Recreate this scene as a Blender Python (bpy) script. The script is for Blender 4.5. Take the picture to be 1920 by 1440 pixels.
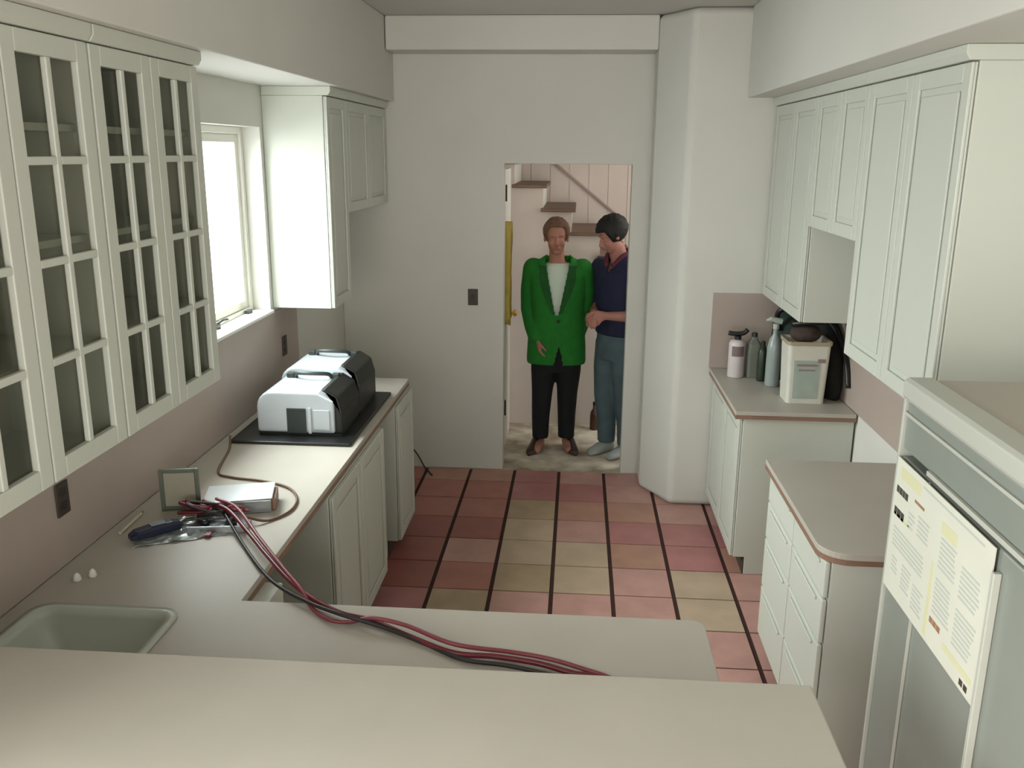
import bpy, bmesh, math, random
from mathutils import Vector, Matrix
random.seed(7)
C = bpy.context.scene.collection
for o in list(bpy.data.objects): bpy.data.objects.remove(o)

# ------------------------------------------------------------------ camera
cam_d = bpy.data.cameras.new('camera'); cam = bpy.data.objects.new('camera', cam_d); C.objects.link(cam)
F, YAW, PITCH, ROLL = 1666.5, .0714, .2555, .0080
fw = Vector((-math.sin(YAW)*math.cos(PITCH), math.cos(YAW)*math.cos(PITCH), -math.sin(PITCH)))
rt = Vector((math.cos(YAW), math.sin(YAW), 0)); up = rt.cross(fw)
r2 = rt*math.cos(ROLL)+up*math.sin(ROLL); u2 = up*math.cos(ROLL)-rt*math.sin(ROLL)
M = Matrix((r2, u2, -fw)).transposed().to_4x4(); M.translation = Vector((0, 0, 2.2))
cam.matrix_world = M
cam_d.sensor_width = 36; cam_d.lens = F/1920*36; cam_d.clip_start = .05
bpy.context.scene.camera = cam

# ------------------------------------------------------------------ world, daylight, exposure
vs = bpy.context.scene.view_settings
vs.view_transform = 'Standard'; vs.look = 'None'; vs.gamma = 1; vs.exposure = 0.6
try: vs.use_curve_mapping = False
except Exception: pass
w = bpy.data.worlds.new('world'); bpy.context.scene.world = w; w.use_nodes = True
bg = w.node_tree.nodes['Background']; bg.inputs[0].default_value = (.93, .97, 1, 1); bg.inputs[1].default_value = 3.0

def area(name, loc, direction, sx, sy, power, col=(1, 1, 1)):
    l = bpy.data.lights.new(name, 'AREA'); l.shape = 'RECTANGLE'; l.size = sx; l.size_y = sy; l.energy = power; l.color = col
    o = bpy.data.objects.new(name, l); C.objects.link(o); o.location = loc
    o.rotation_euler = Vector(direction).to_track_quat('-Z', 'Y').to_euler(); return o
wl = area('daylight_side_window', (-2.45, 3.95, 2.45), (1, -.04, -.55), 2.2, 1.6, 148, (.94, 1, .97)); wl.data.spread = math.radians(150)
area('daylight_near_window', (-1.72, .34, 1.66), (1, .10, -.72), .9, 1.3, 46, (.96, 1, .97))
area('daylight_patio_doors', (.2, -3.1, 1.6), (-.04, 1, .0), 4.5, 2.4, 142, (1, .985, .95))
area('hall_fill', (1.5, 6.75, 2.3), (-1, .05, -.35), .9, 1.0, 8.5, (1, .93, .86))  # added fill light to brighten the hall, no known source behind it

# ------------------------------------------------------------------ materials
def mat(name, col, rough=.6, metal=0, spec=.5, noise=0, nscale=8, bump=0, col2=None, emis=None, coat=0):
    m = bpy.data.materials.new(name); m.use_nodes = True; nt = m.node_tree; b = nt.nodes['Principled BSDF']
    c = tuple(((x/255)/12.92 if x/255 <= .04045 else ((x/255+.055)/1.055)**2.4) for x in col)
    b.inputs['Base Color'].default_value = (*c, 1)
    b.inputs['Roughness'].default_value = rough; b.inputs['Metallic'].default_value = metal
    b.inputs['Specular IOR Level'].default_value = spec
    if coat: b.inputs['Coat Weight'].default_value = coat
    if noise or col2:
        tc = nt.nodes.new('ShaderNodeTexCoord'); n = nt.nodes.new('ShaderNodeTexNoise'); n.inputs['Scale'].default_value = nscale
        n.inputs['Detail'].default_value = 4
        r = nt.nodes.new('ShaderNodeValToRGB'); nt.links.new(tc.outputs['Object'], n.inputs['Vector']); nt.links.new(n.outputs['Fac'], r.inputs[0])
        if col2: d = tuple(((x/255)/12.92 if x/255 <= .04045 else ((x/255+.055)/1.055)**2.4) for x in col2)
        else: d = tuple(min(1, x*(1-noise)) for x in c)
        r.color_ramp.elements[0].position = .35; r.color_ramp.elements[1].position = .68
        r.color_ramp.elements[0].color = (*d, 1); r.color_ramp.elements[1].color = (*c, 1)
        nt.links.new(r.outputs[0], b.inputs['Base Color'])
        if bump:
            bp = nt.nodes.new('ShaderNodeBump'); bp.inputs['Strength'].default_value = bump; bp.inputs['Distance'].default_value = .01
            nt.links.new(n.outputs['Fac'], bp.inputs['Height']); nt.links.new(bp.outputs[0], b.inputs['Normal'])
    return m
def glass(name, tint, refl=.05):
    m = bpy.data.materials.new(name); m.use_nodes = True; nt = m.node_tree; nt.nodes.clear()
    out = nt.nodes.new('ShaderNodeOutputMaterial'); mx = nt.nodes.new('ShaderNodeMixShader')
    t = nt.nodes.new('ShaderNodeBsdfTransparent'); t.inputs[0].default_value = (*tint, 1)
    g = nt.nodes.new('ShaderNodeBsdfGlossy'); g.inputs['Roughness'].default_value = .06
    mx.inputs[0].default_value = refl
    nt.links.new(t.outputs[0], mx.inputs[1]); nt.links.new(g.outputs[0], mx.inputs[2])
    nt.links.new(mx.outputs[0], out.inputs[0]); return m
WALL = mat('wall_paint', (208, 207, 199), .85, noise=.03, nscale=3)
CEIL = mat('ceiling_paint', (196, 193, 187), .9, noise=.03, nscale=2)
CAB = mat('white_cabinet', (197, 200, 189), .45, noise=.02, nscale=2)
CABI = mat('cabinet_interior', (188, 180, 166), .6, noise=.05, nscale=3)
LAM = mat('beige_laminate', (182, 176, 165), .42, noise=.05, nscale=5)
SPL = mat('mauve_backsplash', (172, 157, 147), .5, noise=.05, nscale=4)
EDGE = mat('brown_edge', (140, 108, 90), .5, noise=.15, nscale=9)
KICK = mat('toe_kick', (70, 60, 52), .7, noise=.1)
TRIMW = mat('white_trim', (225, 224, 214), .45, noise=.02)
GROUT = mat('dark_grout', (62, 34, 28), .9, noise=.2, nscale=30)
TILES = [mat('tile_'+n, c, .42, noise=.16, nscale=7, bump=.05) for n, c in dict(
    red=(180, 118, 108), darkred=(160, 98, 90), mauve=(182, 122, 120), pink=(196, 150, 140), tan=(194, 170, 146), olive=(180, 156, 128), brown=(184, 138, 120)).items()]
GLS = glass('cabinet_glass', (.80, .80, .76)); WGL = glass('window_glass', (.98, .99, .99))
STEEL = mat('brushed_steel', (190, 196, 200), .28, 1, noise=.08, nscale=30)
BLACK = mat('black_plastic', (26, 28, 27), .4, noise=.2); DARK = mat('dark_plastic', (50, 56, 54), .45, noise=.15)
SILV = mat('silver_plastic', (200, 208, 214), .3, .25, noise=.05)
ENAM = mat('pale_sink_enamel', (190, 196, 186), .25, noise=.03)
RED = mat('red_rubber', (112, 32, 44), .4, noise=.15); BLKR = mat('black_rubber', (40, 34, 34), .5, noise=.1)
PINKR = mat('pink_red_rubber', (136, 62, 72), .45, noise=.1)

# ------------------------------------------------------------------ mesh helpers
def rootloc(o):
    v = Vector((0, 0, 0))
    while o: v += o.location; o = o.parent
    return v
class MB:
    def __init__(s): s.v = []; s.f = []; s.m = []; s.cur = 0
    def add(s, vs_, fs):
        n = len(s.v); s.v += [tuple(x) for x in vs_]
        for f in fs: s.f.append([i+n for i in f]); s.m.append(s.cur)
        return s
    def box(s, x0, y0, z0, x1, y1, z1):
        x0, x1 = sorted((x0, x1)); y0, y1 = sorted((y0, y1)); z0, z1 = sorted((z0, z1))
        return s.add([(x0, y0, z0), (x1, y0, z0), (x1, y1, z0), (x0, y1, z0), (x0, y0, z1), (x1, y0, z1), (x1, y1, z1), (x0, y1, z1)],
                     [(0, 3, 2, 1), (4, 5, 6, 7), (0, 1, 5, 4), (1, 2, 6, 5), (2, 3, 7, 6), (3, 0, 4, 7)])
    def prism(s, poly, a, b, axis='z'):
        n = len(poly)
        def P(p, t): return {'z': (p[0], p[1], t), 'y': (p[0], t, p[1]), 'x': (t, p[0], p[1])}[axis]
        return s.add([P(p, a) for p in poly]+[P(p, b) for p in poly],
                     [list(range(n))[::-1], list(range(n, 2*n))]+[(i, (i+1) % n, n+(i+1) % n, n+i) for i in range(n)])
    def rings(s, rs, closed=True, cap=True):
        n = len(rs[0]); vs_ = [p for r in rs for p in r]; fs = []
        for i in range(len(rs)-1):
            for j in range(n if closed else n-1):
                k = (j+1) % n; fs.append((i*n+j, i*n+k, (i+1)*n+k, (i+1)*n+j))
        if cap: fs.append(list(range(n))[::-1]); fs.append([(len(rs)-1)*n+j for j in range(n)])
        return s.add(vs_, fs)
    def lathe(s, cx, cy, prof, seg=24):
        return s.rings([[(cx+r*math.cos(2*math.pi*j/seg), cy+r*math.sin(2*math.pi*j/seg), z) for j in range(seg)] for r, z in prof])
    def tube(s, pts, rad, seg=8, round_ends=False, flat=1.0):
        P = [Vector(p) for p in pts]; R = [rad]*len(P) if isinstance(rad, (int, float)) else list(rad)
        if round_ends:
            a = (P[0]-P[1]).normalized(); b = (P[-1]-P[-2]).normalized()
            P = [P[0]+a*R[0]*.85, P[0]+a*R[0]*.5]+P+[P[-1]+b*R[-1]*.5, P[-1]+b*R[-1]*.85]
            R = [R[0]*.45, R[0]*.84]+R+[R[-1]*.84, R[-1]*.45]
        rs = []; t0 = (P[1]-P[0]).normalized(); nrm = t0.orthogonal().normalized()
        for i, p in enumerate(P):
            t = (P[min(i+1, len(P)-1)]-P[max(i-1, 0)]).normalized()
            nrm = (nrm-t*nrm.dot(t)); nrm = nrm.normalized() if nrm.length > 1e-6 else t.orthogonal().normalized()
            b = t.cross(nrm)
            rs.append([p+nrm*R[i]*math.cos(2*math.pi*j/seg)+b*R[i]*flat*math.sin(2*math.pi*j/seg) for j in range(seg)])
        return s.rings(rs)
    def ell(s, c, r, seg=20, rows=12, rot=None):
        rs = []
        for i in range(rows+1):
            t = -math.pi/2+math.pi*min(max(i/rows, .02), .98)
            ring = []
            for j in range(seg):
                a = 2*math.pi*j/seg; v = Vector((r[0]*math.cos(t)*math.cos(a), r[1]*math.cos(t)*math.sin(a), r[2]*math.sin(t)))
                if rot: v = rot @ v
                ring.append(Vector(c)+v)
            rs.append(ring)
        return s.rings(rs)
    def slab(s, outer, holes, z0, z1):
        bm = bmesh.new(); es = []
        for loop in [outer]+holes:
            vv = [bm.verts.new((x, y, z1)) for x, y in loop]
            es += [bm.edges.new((vv[i], vv[(i+1) % len(vv)])) for i in range(len(vv))]
        bmesh.ops.triangle_fill(bm, use_beauty=True, use_dissolve=False, edges=es)
        for f in bm.faces:
            f.normal_update()
            if f.normal.z < 0: f.normal_flip()
        bm.verts.index_update(); n = len(bm.verts)
        vs_ = [tuple(v.co) for v in bm.verts]; fs = [[v.index for v in f.verts] for f in bm.faces]
        fs2 = [[i+n for i in f[::-1]] for f in fs]
        side = []
        for loop_start, loop in zip([0]+[len(outer)+sum(len(h) for h in holes[:i]) for i in range(len(holes))], [outer]+holes):
            L = len(loop)
            for i in range(L):
                a, b = loop_start+i, loop_start+(i+1) % L; side.append((a, a+n, b+n, b))
        bm.free()
        return s.add(vs_+[(x, y, z0) for x, y, z in vs_], fs+fs2+side)
    def mesh(s, name, off=Vector((0, 0, 0))):
        me = bpy.data.meshes.new(name); me.from_pydata([tuple(Vector(p)-off) for p in s.v], [], s.f)
        for p, i in zip(me.polygons, s.m): p.material_index = i
        bm = bmesh.new(); bm.from_mesh(me); bmesh.ops.recalc_face_normals(bm, faces=bm.faces); bm.to_mesh(me); bm.free()
        return me
    def build(s, name, mats, parent=None, smooth=False, bevel=0, seg=2, local=False, sub=0):
        mats = mats if isinstance(mats, (list, tuple)) else [mats]
        if parent is not None: off = Vector((0, 0, 0)) if local else rootloc(parent)
        else:
            xs = [p[0] for p in s.v]; ys = [p[1] for p in s.v]; zs = [p[2] for p in s.v]
            off = Vector(((min(xs)+max(xs))/2, (min(ys)+max(ys))/2, min(zs)))
        me = s.mesh(name, off)
        for m in mats: me.materials.append(m)
        o = bpy.data.objects.new(name, me); C.objects.link(o)
        if parent is not None: o.parent = parent
        else: o.location = off
        if smooth:
            for p in me.polygons: p.use_smooth = True
        if bevel:
            b = o.modifiers.new('bevel', 'BEVEL'); b.width = bevel; b.segments = seg; b.limit_method = 'ANGLE'; b.angle_limit = math.radians(40)
            b.harden_normals = False
        if sub:
            b = o.modifiers.new('sub', 'SUBSURF'); b.levels = sub; b.render_levels = sub
        return o
def thing(name, label, cat, loc=(0, 0, 0), rz=0, group=None):
    o = bpy.data.objects.new(name, None); C.objects.link(o); o.location = loc; o.rotation_euler = (0, 0, rz)
    o['label'] = label; o['category'] = cat
    if group: o['group'] = group
    o.empty_display_size = .1
    return o
def tag(o, label, cat, group=None):
    o['label'] = label; o['category'] = cat
    if group: o['group'] = group
    return o
def struct(o): o['kind'] = 'structure'; return o
def arc(cx, cy, r, a0, a1, n=8):
    return [(cx+r*math.cos(math.radians(a0+(a1-a0)*i/n)), cy+r*math.sin(math.radians(a0+(a1-a0)*i/n))) for i in range(n+1)]
def catmull(pts, n=8):
    P = [Vector(p) for p in pts]; P = [P[0]*2-P[1]]+P+[P[-1]*2-P[-2]]; out = []
    for i in range(1, len(P)-2):
        a, b, c, d = P[i-1:i+3]
        for k in range(n):
            t = k/n; out.append(.5*((2*b)+(c-a)*t+(2*a-5*b+4*c-d)*t*t+(3*b-3*c+d-a)*t**3))
    return out+[P[-2]]

# ------------------------------------------------------------------ the room
XL, XR, YR, ZC = -1.60, 1.45, 5.98, 3.0     # left wall, right wall, rear wall, ceiling
YN = -1.2
# floor: dark mortar bed with square terracotta tiles
fl = MB(); fl.box(XL-.15, YN, -.12, XR+.15, YR+.0, -.005)
codes = {}   # (column, row) -> tile tone
R_, D_, V_, P_, T_, O_, B_ = range(7)
vis = {-4: [D_, D_, R_, D_, R_, B_], -3: [R_, R_, D_, D_, D_, V_], -2: [R_, R_, D_, P_, R_, O_], -1: [V_, O_, T_, T_, O_, P_],
       0: [V_, B_, P_, T_, T_, P_], 1: [P_, B_, V_, B_, P_, P_], 2: [P_, P_, V_, V_, T_, T_, P_, P_], 3: [P_, P_, V_, B_, P_, P_, P_, P_]}
PW, X0, Y0 = .314, -.087, 5.427
for k in range(-5, 6):
    for j in range(-2, 22):
        xa, xb = X0+k*PW+.011, X0+(k+1)*PW-.011; yb, ya = Y0-(j-1)*PW-.005, Y0-j*PW+.005
        # row 0 is the far one that ends at y0
        xa, xb = max(xa, XL), min(xb, XR); ya, yb = max(ya, YN), min(yb, YR)
        if xb-xa < .02 or yb-ya < .02: continue
        L = vis.get(k); t = L[j] if L and 0 <= j < len(L) else random.choice([R_, D_, P_, V_, B_])
        fl.cur = 1+t; fl.box(xa, ya, -.006, xb, yb, 0)
fl.cur = 0
fo = struct(fl.build('floor', [GROUT]+TILES)); fo['label'] = 'square terracotta floor tiles with dark mortar joints'
HALLF = mat('hall_dust_sheet', (222, 214, 196), .8, col2=(150, 134, 112), nscale=5)
struct(MB().box(-2.4, YR, -.12, 2.6, 9.0, 0).build('floor_hall', HALLF))
struct(MB().box(XL-.15, .85, ZC, XR+.15, YR+.12, ZC+.1).build('ceiling', CEIL))
struct(MB().box(-2.4, YR+.12, 2.75, 2.6, 9.0, 2.85).build('ceiling_hall', CEIL))
# left wall with the window opening
WY0, WY1, WZ0, WZ1 = 3.10, 4.52, 1.37, 2.31
lw = MB(); T = XL-.16

lw.box(T, YN, 0, XL, -.5, ZC+1.2); lw.box(T, -.5, 0, XL, .85, .75); lw.box(T, -.5, 2.45, XL, .85, ZC+1.2); lw.box(T, .85, 0, XL, WY0, ZC); lw.box(T, WY1, 0, XL, YR+.12, ZC); lw.box(T, WY0, 0, XL, WY1, WZ0); lw.box(T, WY0, WZ1, XL, WY1, ZC)
struct(lw.build('wall_left', WALL))
rw = MB(); rw.box(XR, YN, 0, XR+.15, .85, ZC+1.2); rw.box(XR, .85, 0, XR+.15, YR, ZC); struct(rw.build('wall_right', WALL))
# rear wall with the door opening, deeper bay and the corner that steps forward on the right
DX0, DX1, DZ = -.49, .345, 2.125
rr = MB(); rr.prism([(XL, 0), (DX0, 0), (DX0, DZ), (DX1, DZ), (DX1, 0), (.6, 0), (.6, ZC), (XL, ZC)], YR, YR+.12, 'y')
struct(rr.build('wall_rear', WALL, bevel=.006))
struct(MB().prism([(.46, 5.979), (.46, 5.72), (.63, 5.42), (XR, 5.42), (XR, 5.979)], 0, ZC-.001).build('wall_rear_right', WALL, bevel=.04, seg=5))
struct(MB().box(-1.205, 5.72, 2.80, .459, 5.979, ZC-.001).build('trim_1', WALL, bevel=.01))
# room behind the camera, taller, with its own walls
struct(MB().box(-3.2, -3.4, -.12, 3.2, YN-.001, 0).build('floor_back', HALLF))
struct(MB().box(-3.2, -3.4, ZC+1.2, 3.2, .95, ZC+1.3).build('ceiling_back', CEIL))
struct(MB().box(-3.3, -3.5, 0, 3.3, -3.4, ZC+1.2).build('wall_back', WALL))
bw = MB(); bw.box(-3.3, -3.4, 0, -3.2, YN-.1, ZC+1.2); bw.box(-3.3, YN-.1, 0, T-.001, YN-.001, ZC+1.2); struct(bw.build('wall_back_left', WALL))
bw = MB(); bw.box(3.2, -3.4, 0, 3.3, YN-.1, ZC+1.2); bw.box(XR+.151, YN-.1, 0, 3.3, YN-.001, ZC+1.2); struct(bw.build('wall_back_right', WALL))
struct(MB().box(T, .85, ZC+.101, XR+.15, .95, ZC+1.199).build('wall_header', WALL))
# soffits over the wall cabinets
struct(MB().box(XL, .86, 2.51, -1.21, YR-.001, ZC-.001).build('trim_2', WALL, bevel=.006))
struct(MB().box(.95, .86, 2.51, XR, 5.419, ZC-.001).build('trim_3', WALL, bevel=.006))
# mauve splash panels behind the worktops
struct(MB().box(XL, 1.66, .921, XL+.008, 4.93, 1.369).build('trim_4', SPL))
struct(MB().box(XR-.008, 1.0, .921, XR, 5.419, 1.45).build('trim_5', SPL))
struct(MB().box(.83, 5.411, .921, XR-.009, 5.419, 1.385).build('trim_6', SPL))

# window
wr = MB(); ox = XL-.13
wn = thing('window_1', 'white casement window in the left wall with bright daylight', 'window', (XL-.1, (WY0+WY1)/2, WZ0)); del wn['category']; wn['kind'] = 'structure'
def frame_x(x0, x1, y0, y1, z0, z1, t):
    m = MB(); m.box(x0, y0, z0, x1, y0+t, z1); m.box(x0, y1-t, z0, x1, y1, z1); m.box(x0, y0+t, z0, x1, y1-t, z0+t); m.box(x0, y0+t, z1-t, x1, y1-t, z1); return m
frame_x(T+.005, T+.07, WY0, WY1, WZ0, WZ1, .035).build('window_frame', TRIMW, wn, bevel=.004)
for a, b in ((WY0+.036, (WY0+WY1)/2-.003), ((WY0+WY1)/2+.003, WY1-.036)):
    sh = frame_x(T+.02, T+.055, a, b, WZ0+.036, WZ1-.036, .04).build('window_sash', TRIMW, wn, bevel=.004)
    MB().box(T+.034, a+.04, WZ0+.076, T+.038, b-.04, WZ1-.076).build('pane', WGL, sh)
MB().box(T+.071, WY0+.001, WZ0, XL+.022, WY1-.001, WZ0+.018).build('window_sill', TRIMW, wn, bevel=.006)
cr = MB(); cr.box(T+.075, 3.95, WZ0+.018, T+.10, 4.0, WZ0+.04); cr.tube([(T+.09, 3.975, WZ0+.04), (T+.11, 4.0, WZ0+.055), (T+.115, 4.05, WZ0+.05)], .006)
cr.box(T+.075, 4.37, WZ0+.018, T+.10, 4.42, WZ0+.036); cr.build('crank_handle', DARK, wn, bevel=.002)

# ------------------------------------------------------------------ hall beyond the doorway
struct(MB().box(-2.4, 7.12, 0, -2.3, 9.0, 2.75).build('wall_hall_left', WALL)); 
hb = MB(); hb.box(-2.4, 8.05, 0, 2.6, 8.15, 2.75)
for i in range(20): hb.box(-1.1+i*.17, 8.046, 0, -1.09+i*.17, 8.05, 2.75)
PINKW = mat('pinkish_wall', (192, 178, 166), .8, noise=.03)
struct(hb.build('wall_hall_rear', PINKW))
st = thing('staircase', 'white staircase with brown tread ends rising to the left beyond doorway', 'staircase', (.4, 7.1, 0))
prof = []; N = 11; run, rise = .229, .182
x_of = lambda i: -.246+run*(5-i)+.0      # nosing x of tread i ; tread 5 is the one on the left in view
z_of = lambda i: 1.955-rise*(5-i)
bot = [(2.3, 0.0)]
sw = [(2.3, 0)]
i0 = -5
for i in range(i0, 9):
    sw += [(x_of(i)-.03, max(0.0, z_of(i)-rise-.03)), (x_of(i)-.03, max(0, z_of(i)-.03))]
sw += [(-2.2, z_of(8)-.03), (-2.2, 0)]
sw = [p for k, p in enumerate(sw) if k == 0 or p != sw[k-1]]
MB().prism(sw, 7.12, 7.16, 'y').build('stair_side', PINKW, st)
TRD = mat('brown_tread', (112, 84, 66), .5, noise=.2, nscale=12)
for i in range(i0, 7):
    MB().box(x_of(i)-.275, 7.08, z_of(i)-.028, x_of(i), 8.03, z_of(i)).build('tread', TRD, st, bevel=.006)
    MB().box(x_of(i)-.05, 7.161, z_of(i)-rise, x_of(i)-.032, 8.03, z_of(i)-.031).build('riser', TRIMW, st)
sk = MB(); sk.prism([(-1.0, 2.74), (.9, 1.24), (.9, 1.222), (-1.0, 2.722)], 8.02, 8.044, 'y'); sk.build('skirting_cap', mat('skirt_line', (150, 128, 118), .6), st)
struct(MB().prism([(.62, 6.101), (.62, 9), (.74, 9), (.74, 6.101)], 0, .001).build('trim_7', HALLF))
struct(MB().box(2.5, 6.1, 0, 2.6, 8.05, 2.75).build('wall_hall_right', WALL))
struct(MB().box(-2.4, 6.1, 0, -2.3, 7.119, 2.75).build('wall_hall_side', WALL))
# open door leaf
dr = thing('door_1', 'white door standing open into the hall at the left jamb', 'door', (-.52, 6.13, 0)); del dr['category']; dr['kind'] = 'structure'
MB().box(-.555, 6.13, .01, -.515, 6.92, 2.08).build('door_leaf', TRIMW, dr, bevel=.003)
HNG = mat('dark_hinge', (44, 34, 28), .4, .6)
for z in (.42, 1.93):
    MB().box(-.515, 6.125, z-.05, -.49, 6.15, z+.05).tube([(-.49, 6.118, z-.055), (-.49, 6.118, z+.055)], .010).build('hinge', HNG, dr)
kb = MB(); kb.rings([[(x, 6.85+r*math.cos(t*math.pi/8), .98+r*math.sin(t*math.pi/8)) for t in range(16)] for x, r in ((-.515, .012), (-.49, .012), (-.48, .026), (-.465, .026), (-.455, .012))]); kb.build('door_knob', mat('brass', (190, 150, 60), .3, .9), dr, smooth=True)
YEL = mat('yellow_cloth', (172, 152, 66), .8, noise=.25, nscale=10, bump=.3)
yc = MB(); ys = [6.16+.02*i for i in range(14)]
zs_ = [1.02+.05*i for i in range(15)]
front = [[(-.478+.016*math.sin(i*1.3+z*6), y, z+(.03*math.sin(i*.8) if z < 1.03 else 0)) for i, y in enumerate(ys)] for z in zs_]
back = [[(-.512, y, z) for y in ys] for z in zs_]
yc.rings([[*f, *b[::-1]] for f, b in zip(front, back)])
tag(yc.build('cloth', YEL, smooth=True), 'long narrow yellow cloth hanging against the open hall door', 'cloth')
MB_b = MB().lathe(.175, 7.0, [(.03, 0), (.034, .01), (.034, .12), (.03, .15), (.012, .18), (.012, .21)], 16)
b_ = MB_b.build('bottle', mat('brown_glass', (70, 44, 24), .2), smooth=True); tag(b_, 'small dark brown bottle standing on the hall floor behind the people', 'bottle')
MB().lathe(.175, 7.0, [(.014, .2101), (.014, .235)], 12).build('bottle_cap', BLACK, b_)

# ------------------------------------------------------------------ cabinets
def door_panel(m, x, s, y0, y1, z0, z1, t=.018, fr=.055):
    """raised panel door: s = outward direction on x"""
    X = lambda a: x+s*a
    m.box(X(0), y0, z0, X(t*.45), y1, z1)
    for a in ((y0, z0, y0+fr, z1), (y1-fr, z0, y1, z1), (y0+fr, z0, y1-fr, z0+fr), (y0+fr, z1-fr, y1-fr, z1)):
        m.box(X(t*.45), a[0], a[1], X(t), a[2], a[3])
    m.box(X(t*.45), y0+fr+.022, z0+fr+.022, X(t*.85), y1-fr-.022, z1-fr-.022)
    return m
def upper(label, side, y0, y1, z0, z1, nd, group=None, cornice=True, fronts=None):
    s = 1 if side == 'L' else -1; wx = XL if side == 'L' else XR; fx = wx+s*.315
    t = thing('wall_cabinet', label, 'cabinet', ((wx+fx)/2, (y0+y1)/2, z0), 0, group)
    MB().box(wx+s*.001, y0+.001, z0, fx, y1-.001, z1).build('carcass', CAB, t, bevel=.004)
    wd = (y1-y0)/nd
    for i in range(nd):
        door_panel(MB(), fx+s*.002, s, y0+i*wd+.003, y0+(i+1)*wd-.003, z0+.002, z1-.004).build('door', CAB, t, bevel=.004)
    c = MB(); c.prism([(fx, z1), (fx+s*.028, z1+.0), (fx+s*.040, z1+.018), (fx+s*.040, 2.509), (wx+s*.002, 2.509), (wx+s*.002, z1)], y0+.001, y1-.001, 'y')
    c.build('cornice', CAB, t, bevel=.003)
    return t
# left: the two double-door glazed wall cabinets
def glazed(label, y0, y1):
    z0, z1 = 1.40, 2.465; fx = XL+.315
    t = thing('glass_cabinet', label, 'cabinet', (XL+.16, (y0+y1)/2, z0), 0, 'glazed wall cabinets on the left wall')
    m = MB(); a = XL+.001
    m.box(a, y0+.001, z0, fx, y0+.018, z1); m.box(a, y1-.018, z0, fx, y1-.001, z1)
    m.box(a, y0+.018, z0, fx, y1-.018, z0+.018); m.box(a, y0+.018, z1-.018, fx, y1-.018, z1); m.cur = 1
    m.box(a, y0+.018, z0+.018, a+.006, y1-.018, z1-.018)
    m.build('carcass', [CAB, CABI], t)
    for z in SHELVES: MB().box(a+.006, y0+.019, z-.009, fx-.02, y1-.019, z+.009).build('shelf', CAB, t)
    wd = (y1-y0)/2
    for i in range(2):
        ya, yb = y0+i*wd+.003, y0+(i+1)*wd-.003; x0, x1 = fx+.002, fx+.022
        st_, rl, mu = .052, .052, .020
        m = MB(); za, zb = z0+.002, z1-.003
        m.box(x0, ya, za, x1, ya+st_, zb); m.box(x0, yb-st_, za, x1, yb, zb)
        m.box(x0, ya+st_, za, x1, yb-st_, za+rl); m.box(x0, ya+st_, zb-rl, x1, yb-st_, zb)
        yc_ = (ya+yb)/2; m.box(x0+.004, yc_-mu/2, za+rl, x1, yc_+mu/2, zb-rl)
        H = (zb-za-2*rl)
        for k in (1, 2, 3):
            zz = za+rl+H*k/4
            m.box(x0+.0045, ya+st_, zz-mu/2, x1-.0005, yc_-mu/2, zz+mu/2); m.box(x0+.0045, yc_+mu/2, zz-mu/2, x1-.0005, yb-st_, zz+mu/2)
        d = m.build('door', CAB, t, bevel=.003)
        MB().box(x0+.001, ya+st_-.008, za+rl-.008, x0+.004, yb-st_+.008, zb-rl+.008).build('pane', GLS, d)
    c = MB(); c.prism([(fx, z1), (fx+.028, z1), (fx+.040, z1+.018), (fx+.040, 2.509), (XL+.002, 2.509), (XL+.002, z1)], y0+.001, y1-.001, 'y')
    c.build('cornice', CAB, t, bevel=.003)
    return t
SHELVES = (1.69, 1.97, 2.25)
glazed('white glazed wall cabinet with divided panes, the one next to the window', 2.335, 3.01)
glazed('white glazed wall cabinet with divided panes, nearest the camera', 1.60, 2.33)
glazed('white glazed wall cabinet with divided panes, beyond the left edge of view above the bar', .87, 1.595)
upper('tall narrow white wall cabinet between window and the short wall cabinet', 'L', 4.56, 4.93, 1.39, 2.465, 1)
upper('short white wall cabinet high in the far left corner', 'L', 4.932, 5.95, 1.865, 2.465, 2)
# right wall cabinets
upper('tall white wall cabinet in the far right corner above the bucket', 'R', 4.47, 5.40, 1.385, 2.465, 2)
upper('short white wall cabinet over the empty cooker gap', 'R', 3.702, 4.468, 1.86, 2.465, 2)
upper('tall white wall cabinet nearest the refrigerator', 'R', 2.78, 3.70, 1.40, 2.465, 2)

def base(label, side, y0, y1, fronts, x_front, x_back, kick=True, round_near=0, mat_end=None):
    s = 1 if side == 'L' else -1
    t = thing('base_cabinet', label, 'cabinet', ((x_front+x_back)/2, (y0+y1)/2, 0))
    f = x_front-s*.02; k = f-s*.06
    m = MB(); m.prism([(x_back, .001), (k, .001), (k, .10), (f, .10), (f, .878), (x_back, .878)], y0+.001, y1-.001, 'y')
    m.build('carcass', CAB, t, bevel=.003)
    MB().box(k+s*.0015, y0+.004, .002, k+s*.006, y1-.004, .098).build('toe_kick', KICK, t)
    for fr in fronts:
        kind, ya, yb, za, zb = fr
        m = MB()
        if kind == 'door': door_panel(m, f+s*.002, s, ya, yb, za, zb)
        else:
            m.box(f+s*.002, ya, za, f+s*.02, yb, zb)
        o = m.build('door' if kind == 'door' else ('drawer' if kind == 'drawer' else 'filler_panel'), CAB, t, bevel=.006)
        if kind == 'drawer':
            yc_ = (ya+yb)/2; MB().box(f+s*.0201, yc_-.16, zb-.030, f+s*.028, yc_+.16, zb-.018).build('finger_rail', CAB, o, bevel=.003)
    return t
base('white base cabinet on the left run, between the two open gaps', 'L', 3.20, 4.14, [('door', 3.205, 3.665, .105, .875), ('door', 3.672, 4.135, .105, .875)], -.93, XL+.01)
base('narrow white end cabinet of the left run beside the doorway wall', 'L', 4.50, 4.93, [('door', 4.505, 4.925, .105, .875)], -.93, XL+.01)
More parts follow.
